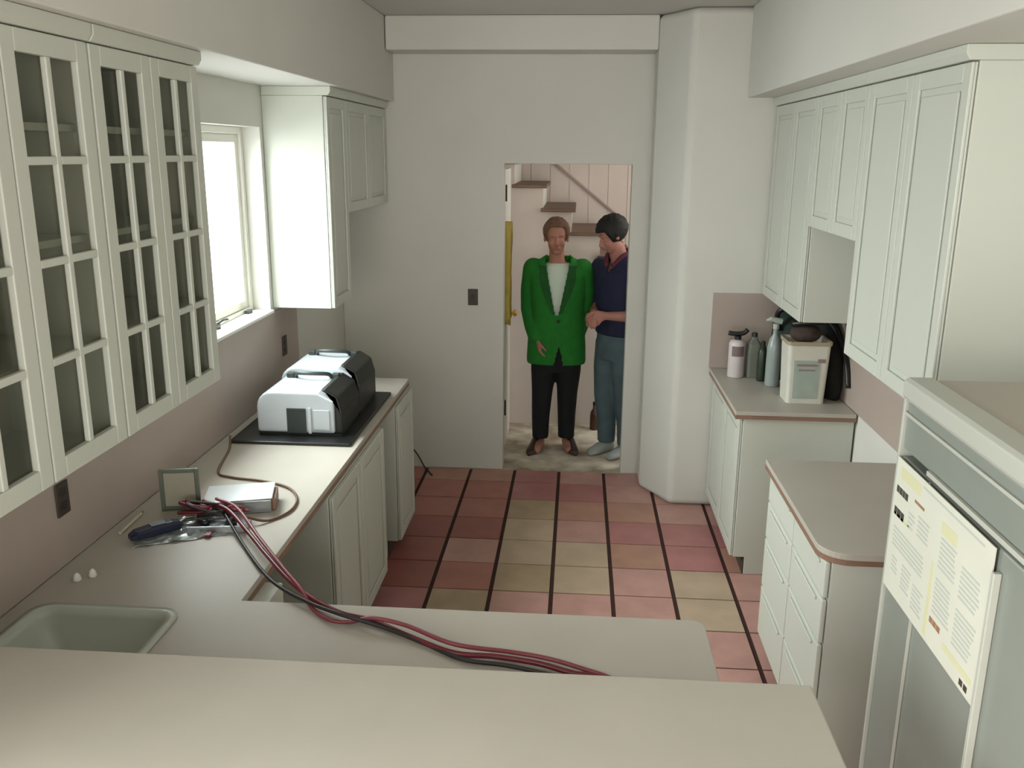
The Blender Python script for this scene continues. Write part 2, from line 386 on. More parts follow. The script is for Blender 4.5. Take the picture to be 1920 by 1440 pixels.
# corner + peninsula carcass
t = thing('base_cabinet', 'white corner and peninsula base cabinet under the sink worktop', 'cabinet', (-.6, 1.95, 0))
MB().slab([(XL+.01, 1.66), (.36, 1.66), (.36, 2.25), (-.90, 2.25), (-.90, 2.50), (XL+.01, 2.50)], [[(-1.56, 1.80), (-1.56, 2.24), (-1.07, 2.24), (-1.07, 1.80)]], .10, .878).build('carcass', CAB, t, bevel=.004)
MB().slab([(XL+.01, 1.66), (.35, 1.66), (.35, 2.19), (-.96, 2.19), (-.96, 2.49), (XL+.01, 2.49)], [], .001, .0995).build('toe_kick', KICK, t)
base('white base cabinet in the far right corner under the bucket', 'R', 4.47, 5.41, [('door', 4.475, 4.935, .105, .875), ('door', 4.942, 5.40, .105, .875)], .86, XR-.01)
zz = [(.105, .335), (.341, .565), (.571, .735), (.741, .875)]
base('white drawer cabinet with rounded worktop beside the refrigerator', 'R', 2.80, 3.70, [('drawer', a, b, c, d) for c, d in zz for a, b in ((2.805, 3.245), (3.252, 3.695))], .86, XR-.01)

# worktops
def worktop(label, outer, holes=[], z1=.92):
    def inset(p, d):
        return p
    o = MB().slab(outer, holes, z1-.022, z1).build('worktop', LAM, bevel=.003); tag(o, label, 'worktop')
    MB().slab(outer, holes, z1-.041, z1-.0222).build('edge_strip', EDGE, o)
    return o
hole = arc(-1.47, 2.165, .05, 90, 180, 5)+arc(-1.47, 1.87, .05, 180, 270, 5)+arc(-1.16, 1.87, .05, 270, 360, 5)+arc(-1.16, 2.165, .05, 0, 90, 5)
worktop('long beige laminate worktop along the left wall turning into the peninsula', [(XL+.009, 1.655), (.385, 1.655)]+arc(.345, 2.26, .04, 0, 90, 5)+[(-.955, 2.30), (-.955, 4.95), (XL+.009, 4.95)], [hole])
worktop('beige laminate worktop in the far right corner under the bucket', [(.835, 4.45), (XR-.009, 4.45), (XR-.009, 5.41), (.835, 5.41)])
worktop('beige laminate worktop with rounded corner beside the refrigerator', arc(.935, 2.87, .095, 180, 270, 8)+[(XR-.009, 2.775), (XR-.009, 3.715), (.84, 3.715)])
# sink
def rrect(x0, y0, x1, y1, r, z, n=5):
    return [(x, y, z) for x, y in arc(x0+r, y1-r, r, 90, 180, n)+arc(x0+r, y0+r, r, 180, 270, n)+arc(x1-r, y0+r, r, 270, 360, n)+arc(x1-r, y1-r, r, 0, 90, n)]
sk_ = MB(); sk_.rings([rrect(-1.535, 1.805, -1.095, 2.23, .06, .9205), rrect(-1.535, 1.805, -1.095, 2.23, .06, .926), rrect(-1.510, 1.83, -1.12, 2.205, .05, .926), rrect(-1.505, 1.835, -1.125, 2.20, .05, .90),
                       rrect(-1.49, 1.85, -1.14, 2.185, .06, .79), rrect(-1.45, 1.89, -1.18, 2.145, .06, .765), rrect(-1.34, 2.0, -1.29, 2.04, .02, .762)], cap=False)
sk_.rings([rrect(-1.34, 2.0, -1.29, 2.04, .02, .762), rrect(-1.33, 2.01, -1.30, 2.03, .01, .758)])
sk_o = tag(sk_.build('sink', ENAM, smooth=True), 'pale sink bowl set in the worktop corner just behind the raised bar', 'sink')
s_ = sk_o.modifiers.new('s', 'SOLIDIFY'); s_.thickness = .002; s_.offset = -1
# raised bar
struct(MB().box(XL, 1.50, 0, .37, 1.65, 1.027).build('wall_peninsula', WALL))
tag(MB().box(XL+.001, 1.20, 1.0285, .54, 1.77, 1.07).build('bar_top', LAM, bevel=.005), 'wide pale raised bar top across the near edge of the kitchen', 'bar top')

# ------------------------------------------------------------------ refrigerator
FG = mat('grey_fridge_panel', (132, 138, 130), .35, noise=.04); FT = mat('fridge_light_trim', (178, 180, 170), .4); FTOP = mat('fridge_top_beige', (176, 170, 158), .6, noise=.03)
fr = thing('refrigerator', 'large grey refrigerator with pale trim at the right edge', 'refrigerator', (1.14, 1.80, 0))
FX, FY0, FY1 = .84, 1.32, 2.235
MB().box(.905, FY0, .03, 1.42, FY1-.004, 1.62).build('cabinet_body', FTOP, fr, bevel=.006)
MB().box(.92, FY0+.02, .001, 1.40, FY1-.03, .03).build('plinth', KICK, fr)
MB().box(FX+.005, FY0, .10, .90, FY1-.008, 1.455).build('lower_door', FG, fr, bevel=.006)
MB().box(FX+.005, FY0, 1.475, .90, FY1-.008, 1.60).build('upper_door', FG, fr, bevel=.006)
MB().prism([(.90, 1.604), (FX-.004, 1.604), (FX-.010, 1.615), (FX-.010, 1.652), (FX, 1.66), (.90, 1.66)], FY0, FY1, 'y').build('top_moulding', FT, fr, bevel=.003)
MB().box(.9, FY0, 1.6205, 1.42, FY1-.004, 1.655).build('top_cover', FTOP, fr, bevel=.004)
MB().box(FX-.003, FY1-.0075, .05, .90, FY1+.004, 1.604).build('edge_trim', FT, fr, bevel=.002)
MB().box(FX-.001, FY0, 1.565, FX+.0045, FY1-.01, 1.573).build('trim_line', FT, fr)
MB().box(FX-.006, FY0, 1.470, FX+.0045, 2.04, 1.482).build('handle_trim', FT, fr, bevel=.002)
MB().box(FX-.002, 2.030, .10, FX+.0045, 2.035, 1.455).build('trim_line', FT, fr)
MB().box(FX-.012, 1.650, .10, FX+.0045, 1.662, 1.41).build('handle_trim', FT, fr, bevel=.002)
# paper notice taped on the fridge door
PAP = mat('notice_paper', (206, 206, 192), .7, noise=.04); YEP = mat('faded_yellow_print', (202, 200, 162), .7); GRP = mat('grey_print', (180, 184, 175), .7); DKP = mat('dark_print', (60, 56, 48), .7); BRP = mat('brown_print', (150, 110, 80), .7)
nt_ = MB().box(FX-.005, 1.672, 1.10, FX-.0025, 2.222, 1.455).build('notice', PAP); tag(nt_, 'white printed notice sheet stuck on the grey refrigerator door', 'notice')
def prn(mt, recs, name='print'):
    if len(recs) > 12:
        m = MB()
        for a, b, c, d in recs: m.box(FX-.0056, 2.222-b*.55, 1.455-d*.355, FX-.0049, 2.222-a*.55, 1.455-c*.355)
        m.build(name, mt, nt_); return
    for a, b, c, d in recs:
        MB().box(FX-.0056, 2.222-b*.55, 1.455-d*.355, FX-.0049, 2.222-a*.55, 1.455-c*.355).build(name, mt, nt_)
    return
    for a, b, c, d in recs: m.box(FX-.0056, 2.222-b*.55, 1.455-d*.355, FX-.0049, 2.222-a*.55, 1.455-c*.355)   # u from the far edge, v down, as 0..1
    m.build(name, mt, nt_)
prn(YEP, [(.06, .30, .05, .13), (.55, .70, .14, .22), (.03, .22, .40, .42), (.50, .53, .45, .97), (.70, .97, .86, .90)], 'yellow_print')
prn(DKP, [(.03, .06, .20, .25), (.065, .10, .20, .25), (.105, .13, .20, .25), (.135, .17, .20, .25), (.03, .06, .36, .42), (.065, .11, .36, .42), (.115, .15, .36, .42), (.92, .95, .93, .97), (.88, .91, .93, .97)], 'dark_print')
prn(BRP, [(.55, .58, .80, .84), (.585, .62, .80, .84), (.625, .66, .80, .84), (.25, .36, .18, .20)], 'brown_print')
lines = []
for cx0, cx1, v0, v1 in ((.05, .42, .50, .66), (.20, .28, .30, .42), (.31, .44, .26, .42), (.07, .16, .72, .86), (.20, .31, .70, .90), (.34, .46, .74, .92), (.56, .73, .24, .46), (.77, .95, .28, .50), (.56, .73, .52, .76), (.77, .95, .56, .80), (.32, .95, .04, .08)):
    v = v0
    while v < v1-.012:
        lines.append((cx0, cx1-random.random()*.03, v, v+.014)); v += .032
prn(GRP, lines, 'grey_print')

# ------------------------------------------------------------------ small wall fittings
def plate(label, cx, cy, cz, face, name='wall_outlet'):
    t = thing(name, label, 'switch' if 'switch' in name else 'socket', (cx, cy, cz))
    BR = mat('brown_plate', (62, 50, 40), .5, noise=.1)
    if face == 'y':
        MB().box(cx-.034, cy-.007, cz-.056, cx+.034, cy-.0005, cz+.056).build('plate', BR, t, bevel=.003)
        MB().box(cx-.008, cy-.014, cz-.018, cx+.008, cy-.007, cz+.018).build('toggle', BLACK, t, bevel=.002)
    else:
        MB().box(cx+.0005, cy-.034, cz-.054, cx+.007, cy+.034, cz+.054).build('plate', BR, t, bevel=.003)
        for dz in (-.022, .022): MB().box(cx+.0071, cy-.014, cz+dz-.013, cx+.010, cy+.014, cz+dz+.013).build('socket_face', BLACK, t, bevel=.002)
plate('dark light switch on the rear wall left of the doorway', -.699, YR, 1.24, 'y', 'light_switch')
plate('dark brown socket on the left wall under the far end of the window', XL+.008, 4.675, 1.16, 'x')
plate('dark brown socket on the left wall below the nearest glazed cabinet', XL+.008, 2.495, 1.137, 'x')

# ------------------------------------------------------------------ things on the left worktop
ZT = .9205
tray = MB(); tray.prism([(-1.54, 3.70), (-.985, 3.70), (-.985, 4.60), (-1.54, 4.60)], ZT, ZT+.014)
tag(tray.build('tray', BLACK, bevel=.006), 'flat black tray on the left worktop under the two silver cases', 'tray')
def case(label, y0, y1, h, x0=-1.44, x1=-1.05):
    z0 = ZT+.0145
    t = thing('tool_case', label, 'case', ((x0+x1)/2, (y0+y1)/2, z0), 0, 'silver cases on the black tray')
    cx = (x0+x1)/2; r = .07
    P = [(x0, z0+.012), (x0, z0+h-.09)]+[(x0+.075+.075*math.cos(a), z0+h-.085+.075*math.sin(a)) for a in [math.pi-math.pi/2*k/5 for k in range(6)]]
    P += [(x1-.10, z0+h-.01), (x1-.03, z0+h-.045), (x1-.03, z0+.012)]
    m = MB(); m.prism(P, y0, y1, 'y'); m.build('shell', SILV, t, bevel=.012, seg=3)
    MB().box(x0+.005, y0+.008, z0, x1, y1-.008, z0+.0115).build('base', BLACK, t)
    MB().prism([(x1-.029, z0+.012), (x1-.029, z0+h-.035), (x1-.095, z0+h+.001), (x1-.07, z0+h+.004), (x1-.015, z0+h-.03), (x1+.004, z0+h-.10), (x1+.004, z0+.012)], y0+.004, y1-.004, 'y').build('side_cover', BLACK, t, bevel=.008)
    MB().box(cx-.055, y0-.006, z0+.012, cx+.035, y0-.0005, z0+h-.085).build('front_panel', DARK, t, bevel=.003)
    MB().box(cx+.045, y0-.010, z0+.012, cx+.060, y0-.0005, z0+h-.08).build('ridge', SILV, t, bevel=.003)
    MB().box(cx+.068, y0-.007, z0+.03, cx+.145, y0-.0005, z0+h-.09).build('latch_panel', SILV, t, bevel=.003)
    yb = y1-.07; zt = z0+h-.008
    m = MB(); m.tube(catmull([(cx-.09, yb, zt), (cx-.08, yb-.02, zt+.022), (cx-.03, yb-.045, zt+.030), (cx+.03, yb-.045, zt+.030), (cx+.075, yb-.02, zt+.022), (cx+.085, yb, zt)], 4), .010, 8)
    m.build('handle', DARK, t, smooth=True)
    for sx in (-.115, .105): MB().box(cx+sx-.018, yb-.014, zt-.002, cx+sx+.018, yb+.022, zt+.022).build('handle_clip', DARK, t, bevel=.004)
    return t
case('silver case with dark front panel and black side, nearer one on the tray', 3.80, 4.14, .215)
case('silver case with black side standing behind the nearer silver case', 4.15, 4.50, .245)

# power supply unit and clutter
u = thing('power_unit', 'open silver metal power unit with pale lid among the red wires', 'power unit', (-1.22, 2.99, ZT), .25)
def L(): return MB()
L().box(-.12, -.075, 0, .12, .075, .05).build('housing', STEEL, u, bevel=.004, local=True)
L().prism([(-.12, .051), (.125, .056), (.125, .060), (-.12, .055)], -.085, .085, 'y').build('lid', mat('pale_metal', (220, 226, 228), .22, .6), u, bevel=.002, local=True)
L().box(.1205, -.06, .004, .135, .06, .048).build('end_plate', EDGE, u, bevel=.002, local=True)
u = thing('metal_bracket', 'upright grey green metal frame behind the tangle of red wires', 'bracket', (-1.42, 2.94, ZT), .2)
m = L(); m.box(-.07, -.006, 0, -.055, .006, .16); m.box(.055, -.006, 0, .07, .006, .16); m.box(-.055, -.006, .145, .055, .006, .16); m.box(-.055, -.006, .001, .055, .006, .016); m.build('frame', mat('grey_green_metal', (92, 98, 84), .5), u, bevel=.002, local=True)
L().box(-.054, -.003, .017, .054, .003, .144).build('panel', mat('green_grey_panel', (150, 147, 130), .5), u, local=True)
u = thing('handheld_meter', 'dark blue black handheld meter lying on the left worktop', 'meter', (-1.405, 2.71, ZT+.012), math.radians(45))
m = L(); m.rings([[(x, y*wf, z*hf) for y, z in ((-.5, 0), (.5, 0), (.5, .7), (.35, 1), (-.35, 1), (-.5, .7))] for x, wf, hf in ((-.09, .034, .018), (-.07, .05, .028), (0, .052, .034), (.05, .048, .034), (.08, .04, .026))])
m.build('body', mat('blue_black', (26, 32, 56), .35), u, bevel=.003, local=True)
L().box(-.02, -.016, .0341, .03, .016, .0365).build('display', mat('grey_display', (120, 130, 140), .3), u, local=True)
L().tube([(.08, -.012, .014), (.11, -.03, .016), (.14, -.02, .016)], .006).tube([(.08, .012, .014), (.11, .03, .016), (.14, .02, .016)], .006).build('clamp_jaw', STEEL, u, smooth=True, local=True)
u = thing('metal_plate', 'small shiny metal plate with raised rim in front of the wires', 'metal plate', (-1.22, 2.80, ZT), .15)
L().box(-.10, -.045, 0, .10, .045, .01).build('plate', STEEL, u, bevel=.003, local=True)
L().box(-.10, -.052, 0, .10, -.0455, .026).build('rim', STEEL, u, bevel=.002, local=True)
for x in (-.05, .045): L().lathe(x, .0, [(.014, .0101), (.014, .024), (.008, .03)], 12).build('terminal', BLACK, u, smooth=True, local=True)
L().box(-.03, -.09, 0, -.012, -.053, .012).build('red_tab', RED, u, local=True)
def tanglewire(label, ctr, n, mt, sd, r=.004, spread=.09, name='wire_coil'):
    rd = random.Random(sd); pts = []
    for i in range(n):
        a = i*1.9+rd.random()*.8; q = spread*(.35+.65*rd.random())
        pts.append((ctr[0]+q*math.cos(a), ctr[1]+q*.6*math.sin(a), ctr[2]+rd.random()*.05))
    tag(MB().tube(catmull(pts, 6), r, 6).build(name, mt, smooth=True), label, 'wire')
tanglewire('tangled dark red wire heaped in front of the upright frame', (-1.33, 2.86, ZT+.02), 12, RED, 3, .007, .07)
tanglewire('tangled black wire heaped around the dark red wire', (-1.28, 2.84, ZT+.02), 9, BLKR, 5, .005, .09)
tanglewire('loose pinkish wire loops lying over the metal plate', (-1.19, 2.86, ZT+.03), 7, PINKR, 8, .005, .06)
m = MB(); rd = random.Random(9); G = 15; top_ = []
for a in range(G):
    for b_i in range(G):
        u_, v_ = a/(G-1)-.5, b_i/(G-1)-.5
        top_.append((u_*.30+rd.uniform(-.008, .008), v_*.17+rd.uniform(-.006, .006)+.03*u_, .002+.010*max(0, math.sin(u_*19+v_*7))*(1-abs(2*u_)**3)+rd.uniform(0, .004)))
m.add(top_, [(a*G+b_i, a*G+b_i+1, (a+1)*G+b_i+1, (a+1)*G+b_i) for a in range(G-1) for b_i in range(G-1)])
cx_ = m.build('wrapper', mat('silver_grey_film', (150, 158, 156), .25, .3), smooth=False); cx_.location = (-1.335, 2.755, ZT+.0005); cx_.rotation_euler = (0, 0, .35)
cx_.data.transform(Matrix.Translation((0, 0, -min(v.co.z for v in cx_.data.vertices)))); cx_.modifiers.new('s', 'SOLIDIFY').thickness = .0008
tag(cx_, 'crumpled grey plastic wrapper lying under the dark meter', 'wrapper')
pc = thing('pencil', 'pale pencil lying by the left wall beside the dark meter', 'pencil', (-1.54, 2.80, ZT), math.radians(93))
L().tube([(-.09, 0, .006), (.08, 0, .006)], .006, 6).build('shaft', mat('pale_wood', (200, 186, 166), .5), pc, local=True)
L().tube([(.0801, 0, .006), (.10, 0, .006)], [.006, .001], 6).build('tip', BLACK, pc, local=True)
for i, (x, y, lab) in enumerate(((-1.497, 2.375, 'small white wall plug on the left worktop, the one nearer the wall'), (-1.465, 2.405, 'small white wall plug on the left worktop, the one away from the wall'))):
    o = MB().lathe(x, y, [(.010, ZT), (.013, ZT+.004), (.009, ZT+.02), (.004, ZT+.026)], 10).build('wall_plug', TRIMW, smooth=True); tag(o, lab, 'plug', 'white plugs on the worktop')
# brown lead that drops from behind the tray and loops round the unit
lead = catmull([(-1.515, 3.66, ZT+.05), (-1.50, 3.60, ZT+.006), (-1.44, 3.33, ZT+.006), (-1.36, 3.27, ZT+.006), (-1.22, 3.24, ZT+.006), (-1.10, 3.18, ZT+.006), (-1.03, 3.07, ZT+.006), (-1.02, 2.95, ZT+.006), (-1.07, 2.86, ZT+.006), (-1.14, 2.83, ZT+.03)], 8)
tag(MB().tube(lead, .005, 8).build('power_lead', mat('brown_lead', (104, 74, 52), .5), smooth=True), 'thin brown lead looping from the tray round the silver power unit', 'cable')
# long red and black cables running to the bar
def cable(label, pts, r, mt): tag(MB().tube(catmull(pts, 8), r, 8).build('cable', mt, smooth=True), label, 'cable', 'cables across the peninsula worktop')
zc = ZT+.009
cable('thick dark red cable running from the clutter across the peninsula', [(-1.32, 2.90, 0.975), (-1.205, 2.835, 0.975), (-1.08, 2.697, 0.955), (-0.963, 2.543, 0.95), (-0.833, 2.382, 0.945), (-0.731, 2.285, 0.94), (-0.637, 2.225, 0.935), (-0.54, 2.198, 0.931), (-0.421, 2.123, 0.931), (-0.295, 2.055, 0.931), (-0.182, 2.047, 0.931), (-0.07, 2.024, 0.931), (0.012, 1.99, 0.931), (0.092, 1.973, 0.931), (.13, 1.94, .931), (.17, 1.86, .931), (.19, 1.78, .931)], .0075, RED)
cable('black cable running beside the red cables to the peninsula end', [(-1.221, 2.844, 0.96), (-1.084, 2.656, 0.93), (-0.942, 2.455, 0.932), (-0.847, 2.349, 0.937), (-0.742, 2.268, 0.94), (-0.628, 2.193, 0.949), (-0.501, 2.158, 0.936), (-0.372, 2.092, 0.93), (-0.266, 2.029, 0.93), (-0.152, 2.010, 0.93), (-0.028, 1.975, 0.93), (0.052, 1.955, 0.93), (.12, 1.90, .93), (.15, 1.80, .93)], .006, BLKR)
cable('pinkish red cable sagging in a loop over the peninsula edge', [(-1.266, 2.891, 0.99), (-1.165, 2.826, 0.985), (-1.01, 2.62, 0.968), (-0.878, 2.446, 0.958), (-0.783, 2.326, 0.95), (-0.731, 2.256, 0.93), (-0.659, 2.193, 0.93), (-0.601, 2.190, 0.93), (-0.538, 2.180, 0.95), (-0.439, 2.150, 0.95), (-0.296, 2.070, 0.948), (-0.142, 2.07, 0.932), (-0.044, 2.048, 0.931), (0.039, 2.010, 0.932), (0.118, 1.970, 0.931), (.16, 1.92, .93), (.2, 1.80, .93)], .006, PINKR)
tag(MB().tube(catmull([(.80, 2.25, .010), (.95, 2.62, .010), (1.05, 2.72, .010), (1.15, 2.70, .010)], 8), .010, 8).build('cable', RED, smooth=True), 'red cable on the floor in the gap beside the refrigerator', 'cable')
tag(MB().tube(catmull([(-1.20, 5.96, .22), (-1.10, 5.93, .12), (-1.04, 5.90, .03), (-1.0, 5.86, .008), (-.97, 5.80, .007)], 6), .005, 6).build('cable', BLKR, smooth=True), 'thin dark cable hanging down to the floor in the far left gap', 'cable')

# ------------------------------------------------------------------ things on the far right worktop
WHT = mat('bucket_white', (206, 204, 192), .5, noise=.05, nscale=10)
bk = thing('bucket', 'square white bucket with a grey label on the far right worktop', 'bucket', (1.225, 4.72, ZT))
def rr_l(hx, hy, r, z): return rrect(-hx, -hy, hx, hy, r, z)
m = L(); m.rings([rr_l(.098, .085, .02, 0), rr_l(.110, .095, .02, .33), rr_l(.104, .089, .02, .33), rr_l(.094, .08, .02, .30)]); m.build('body', WHT, bk, local=True)
m = L(); m.rings([rr_l(.115, .10, .02, .315), rr_l(.116, .101, .02, .335), rr_l(.1105, .0955, .02, .335), rr_l(.1105, .0955, .02, .315)], cap=False); m.build('rim', mat('tan_rim', (160, 146, 120), .6), bk, local=True)
m = L(); m.add([(-.07, -.0895, .03), (.055, -.0895, .03), (.06, -.0945, .235), (-.075, -.0945, .235)], [(0, 1, 2, 3)]); o = m.build('label_patch', mat('grey_green_label', (164, 176, 166), .6, noise=.12, nscale=18), bk, local=True)
o.modifiers.new('s', 'SOLIDIFY').thickness = .003
for a, b, c, d in ((-.06, .045, .205, .215), (-.05, .035, .18, .187), (.045, .085, .225, .245)):
    L().add([(a, -.0962, c), (b, -.0962, c), (b, -.0968, d), (a, -.0968, d)], [(0, 1, 2, 3)]).build('printed_line', mat('dull_print', (140, 120, 120), .6), o, local=True)
rg = MB(); rd = random.Random(4)
tag(MB().ell((1.215, 4.71, 1.285), (.082, .068, .05), 16, 8).build('rag', mat('dark_rag', (70, 56, 50), .9, noise=.4, nscale=25, bump=.5), smooth=True), 'dark crumpled rag stuffed in the top of the white bucket', 'rag')
tag(MB().tube(catmull([(1.14, 4.70, 1.335), (1.19, 4.66, 1.350), (1.25, 4.67, 1.353), (1.29, 4.70, 1.350), (1.27, 4.76, 1.352)], 5), .016, 8).build('black_tool', BLACK, smooth=True), 'black tool handle lying over the rag in the white bucket', 'tool')
# black bag
bm_ = MB()
def lump(cx, cy, w, d, z, seed, n=20):
    rd = random.Random(seed); return [(cx+w*math.cos(2*math.pi*j/n)*(1+.06*math.sin(3*j+seed)), cy+d*math.sin(2*math.pi*j/n)*(1+.06*math.cos(5*j+seed)), z) for j in range(n)]
bm_.rings([lump(1.385, 4.80, .050, .12, ZT, 1), lump(1.385, 4.80, .058, .14, ZT+.08, 2), lump(1.38, 4.82, .056, .15, ZT+.2, 3), lump(1.37, 4.86, .055, .13, ZT+.32, 4), lump(1.35, 4.92, .06, .1, ZT+.40, 5), lump(1.34, 4.96, .03, .05, ZT+.43, 6)])
bgo = thing('bag', 'black slumped bag leaning on the wall behind the white bucket', 'bag', (1.385, 4.8, ZT))
bm_.v = [(x+.012, y+.03, z) for x, y, z in bm_.v]
bm_.build('body', mat('black_fabric', (24, 24, 20), .9, noise=.4, nscale=14, bump=.4), bgo, smooth=True)
MB().tube(catmull([(1.35, 4.92, ZT+.42), (1.40, 4.80, ZT+.36), (1.425, 4.66, ZT+.22), (1.43, 4.60, ZT+.10)], 6), .013, 8).build('strap', BLACK, bgo, smooth=True)
gb = thing('bag', 'dark green bag standing under the corner wall cabinet', 'bag', (1.30, 5.20, ZT))
m = MB(); m.rings([lump(1.30, 5.22, .13, .12, ZT, 11), lump(1.30, 5.22, .14, .13, ZT+.15, 12), lump(1.29, 5.22, .13, .12, ZT+.32, 13), lump(1.28, 5.24, .08, .06, ZT+.42, 14)])
m.build('body', mat('dark_green_fabric', (38, 56, 46), .8, noise=.3, nscale=12, bump=.3), gb, smooth=True)
m = MB(); m.tube(catmull([(1.18, 5.15, ZT+.30), (1.15, 5.10, ZT+.40), (1.20, 5.07, ZT+.44), (1.26, 5.10, ZT+.40)], 5), .016, 8); m.build('handle', BLACK, gb, smooth=True)
# carton/can, jug, bottle
cn = thing('spray_can', 'white and pink can with black trigger, leftmost on the far right worktop', 'can', (.955, 5.20, ZT))
L().lathe(0, 0, [(.045, 0), (.048, .006), (.048, .20), (.042, .215), (.02, .225)], 20).build('body', mat('pinkish_white_can', (206, 196, 194), .4, noise=.06), cn, smooth=True, local=True)
m = L(); m.rings([[(.0485*math.cos(math.radians(a)), .0485*math.sin(math.radians(a)), z) for a in range(225, 316, 10)]+[(.0495*math.cos(math.radians(a)), .0495*math.sin(math.radians(a)), z) for a in range(315, 224, -10)] for z in (.13, .19)]); m.build('label_band', mat('mauve_band', (120, 100, 104), .5), cn, local=True)
L().lathe(0, 0, [(.02, .2251), (.02, .245)], 12).build('collar', BLACK, cn, local=True)
L().tube(catmull([(-.055, 0, .262), (-.02, 0, .258), (.03, 0, .262), (.055, 0, .285)], 4), .014, 8).build('trigger', BLACK, cn, smooth=True, local=True)
jg = thing('jug', 'grey green plastic jug between the can and the bottle', 'jug', (1.055, 5.22, ZT))
m = L(); m.rings([rr_l(.04, .05, .018, 0), rr_l(.043, .053, .018, .15), rr_l(.038, .045, .018, .2), rr_l(.018, .02, .009, .225), rr_l(.018, .02, .009, .24)]); m.build('body', mat('grey_green_plastic', (112, 116, 104), .5, noise=.1), jg, smooth=False, local=True, bevel=.003)
L().lathe(0, 0, [(.018, .2405), (.018, .262)], 12).build('cap', DARK, jg, local=True)
bt = thing('bottle', 'pale translucent bottle with white nozzle left of the white bucket', 'bottle', (1.125, 5.00, ZT))
L().lathe(0, 0, [(.036, 0), (.040, .01), (.040, .22), (.03, .27), (.014, .30), (.014, .33)], 20).build('body', mat('cloudy_plastic', (150, 160, 156), .3, noise=.1), bt, smooth=True, local=True)
m = L(); m.lathe(0, 0, [(.018, .3305), (.018, .36)], 12); m.tube([(.03, 0, .372), (-.03, 0, .385), (-.055, 0, .375)], [.018, .014, .008], 8); m.build('nozzle', mat('pale_grey_nozzle', (170, 176, 168), .4), bt, local=True)
dk = thing('bottle', 'short dark green bottle between the jug and pale bottle', 'bottle', (1.085, 5.11, ZT))
L().lathe(0, 0, [(.022, 0), (.026, .01), (.026, .17), (.015, .21)], 16).build('body', mat('dark_green_plastic', (44, 54, 40), .4), dk, smooth=True, local=True)
L().lathe(0, 0, [(.013, .2101), (.013, .235)], 12).build('cap', BLACK, dk, local=True)

# ------------------------------------------------------------------ people
SKIN = mat('skin', (170, 118, 100), .6, noise=.08, nscale=14); SKIN2 = mat('skin_man', (176, 124, 108), .6, noise=.08, nscale=14)  # second skin tone is the man's own, slightly lighter
LIP = mat('lips', (140, 62, 62), .5); EYE = mat('eye_dark', (40, 30, 26), .4); EYEW = mat('eye_white', (210, 204, 196), .4)
def fuse(mb, voxel, smooth_it=4):
    me = mb.mesh('tmp'); o = bpy.data.objects.new('tmp', me); C.objects.link(o)
    r = o.modifiers.new('r', 'REMESH'); r.mode = 'VOXEL'; r.voxel_size = voxel; r.use_smooth_shade = True
    s = o.modifiers.new('s', 'SMOOTH'); s.iterations = smooth_it; s.factor = .5
    dg = bpy.context.evaluated_depsgraph_get(); dg.update()
    out = bpy.data.meshes.new_from_object(o.evaluated_get(dg)); bpy.data.objects.remove(o)
    for p in out.polygons: p.use_smooth = True
    return out
def link_mesh(name, me, mats, parent):
    me.name = name; me.materials.clear()
    for m in mats: me.materials.append(m)
    o = bpy.data.objects.new(name, me); C.objects.link(o); o.parent = parent; return o
def head_parts(m, c, rot, s=1.0):
    """c = head centre (eye level); local frame: -y is the face"""
    T_ = lambda v: Vector(c)+rot @ (Vector(v)*s)
    m.ell(T_((0, .012, .035)), (.074*s, .092*s, .088*s), 24, 16, rot)
    m.ell(T_((0, -.020, -.035)), (.058*s, .066*s, .080*s), 20, 14, rot)
    m.ell(T_((0, -.050, -.088)), (.030*s, .028*s, .024*s), 14, 8, rot)      # chin
    for sx in (-1, 1):
        m.ell(T_((sx*.034, -.060, -.030)), (.024*s, .022*s, .024*s), 12, 8, rot)  # cheek
        m.ell(T_((sx*.078, .010, -.008)), (.009*s, .018*s, .030*s), 10, 8, rot)   # ear
        m.ell(T_((sx*.030, -.073, .022)), (.022*s, .012*s, .008*s), 10, 6, rot)   # brow
    m.tube([T_((0, -.080, .012)), T_((0, -.096, -.012)), T_((0, -.104, -.032)), T_((0, -.092, -.042))], [.008*s, .010*s, .015*s, .013*s], 10, True)
    m.tube([T_((-.020, -.082, -.062)), T_((0, -.090, -.061)), T_((.020, -.082, -.062))], .007*s, 8, True)
def face_mats(me, c, rot, s=1.0):
    inv = rot.inverted(); c = Vector(c)
    for p in me.polygons:
        v = (inv @ (Vector(p.center)-c))/s
        if v.y < -.045:
            if abs(v.x) < .026 and -.072 < v.z < -.052: p.material_index = 1
            for sx in (-1, 1):
                d = math.hypot((v.x-sx*.031)/.016, (v.z-.004)/.007)
                if d < .45: p.material_index = 2
                elif d < 1: p.material_index = 3
            if .018 < v.z < .028 and .012 < abs(v.x) < .052: p.material_index = 2
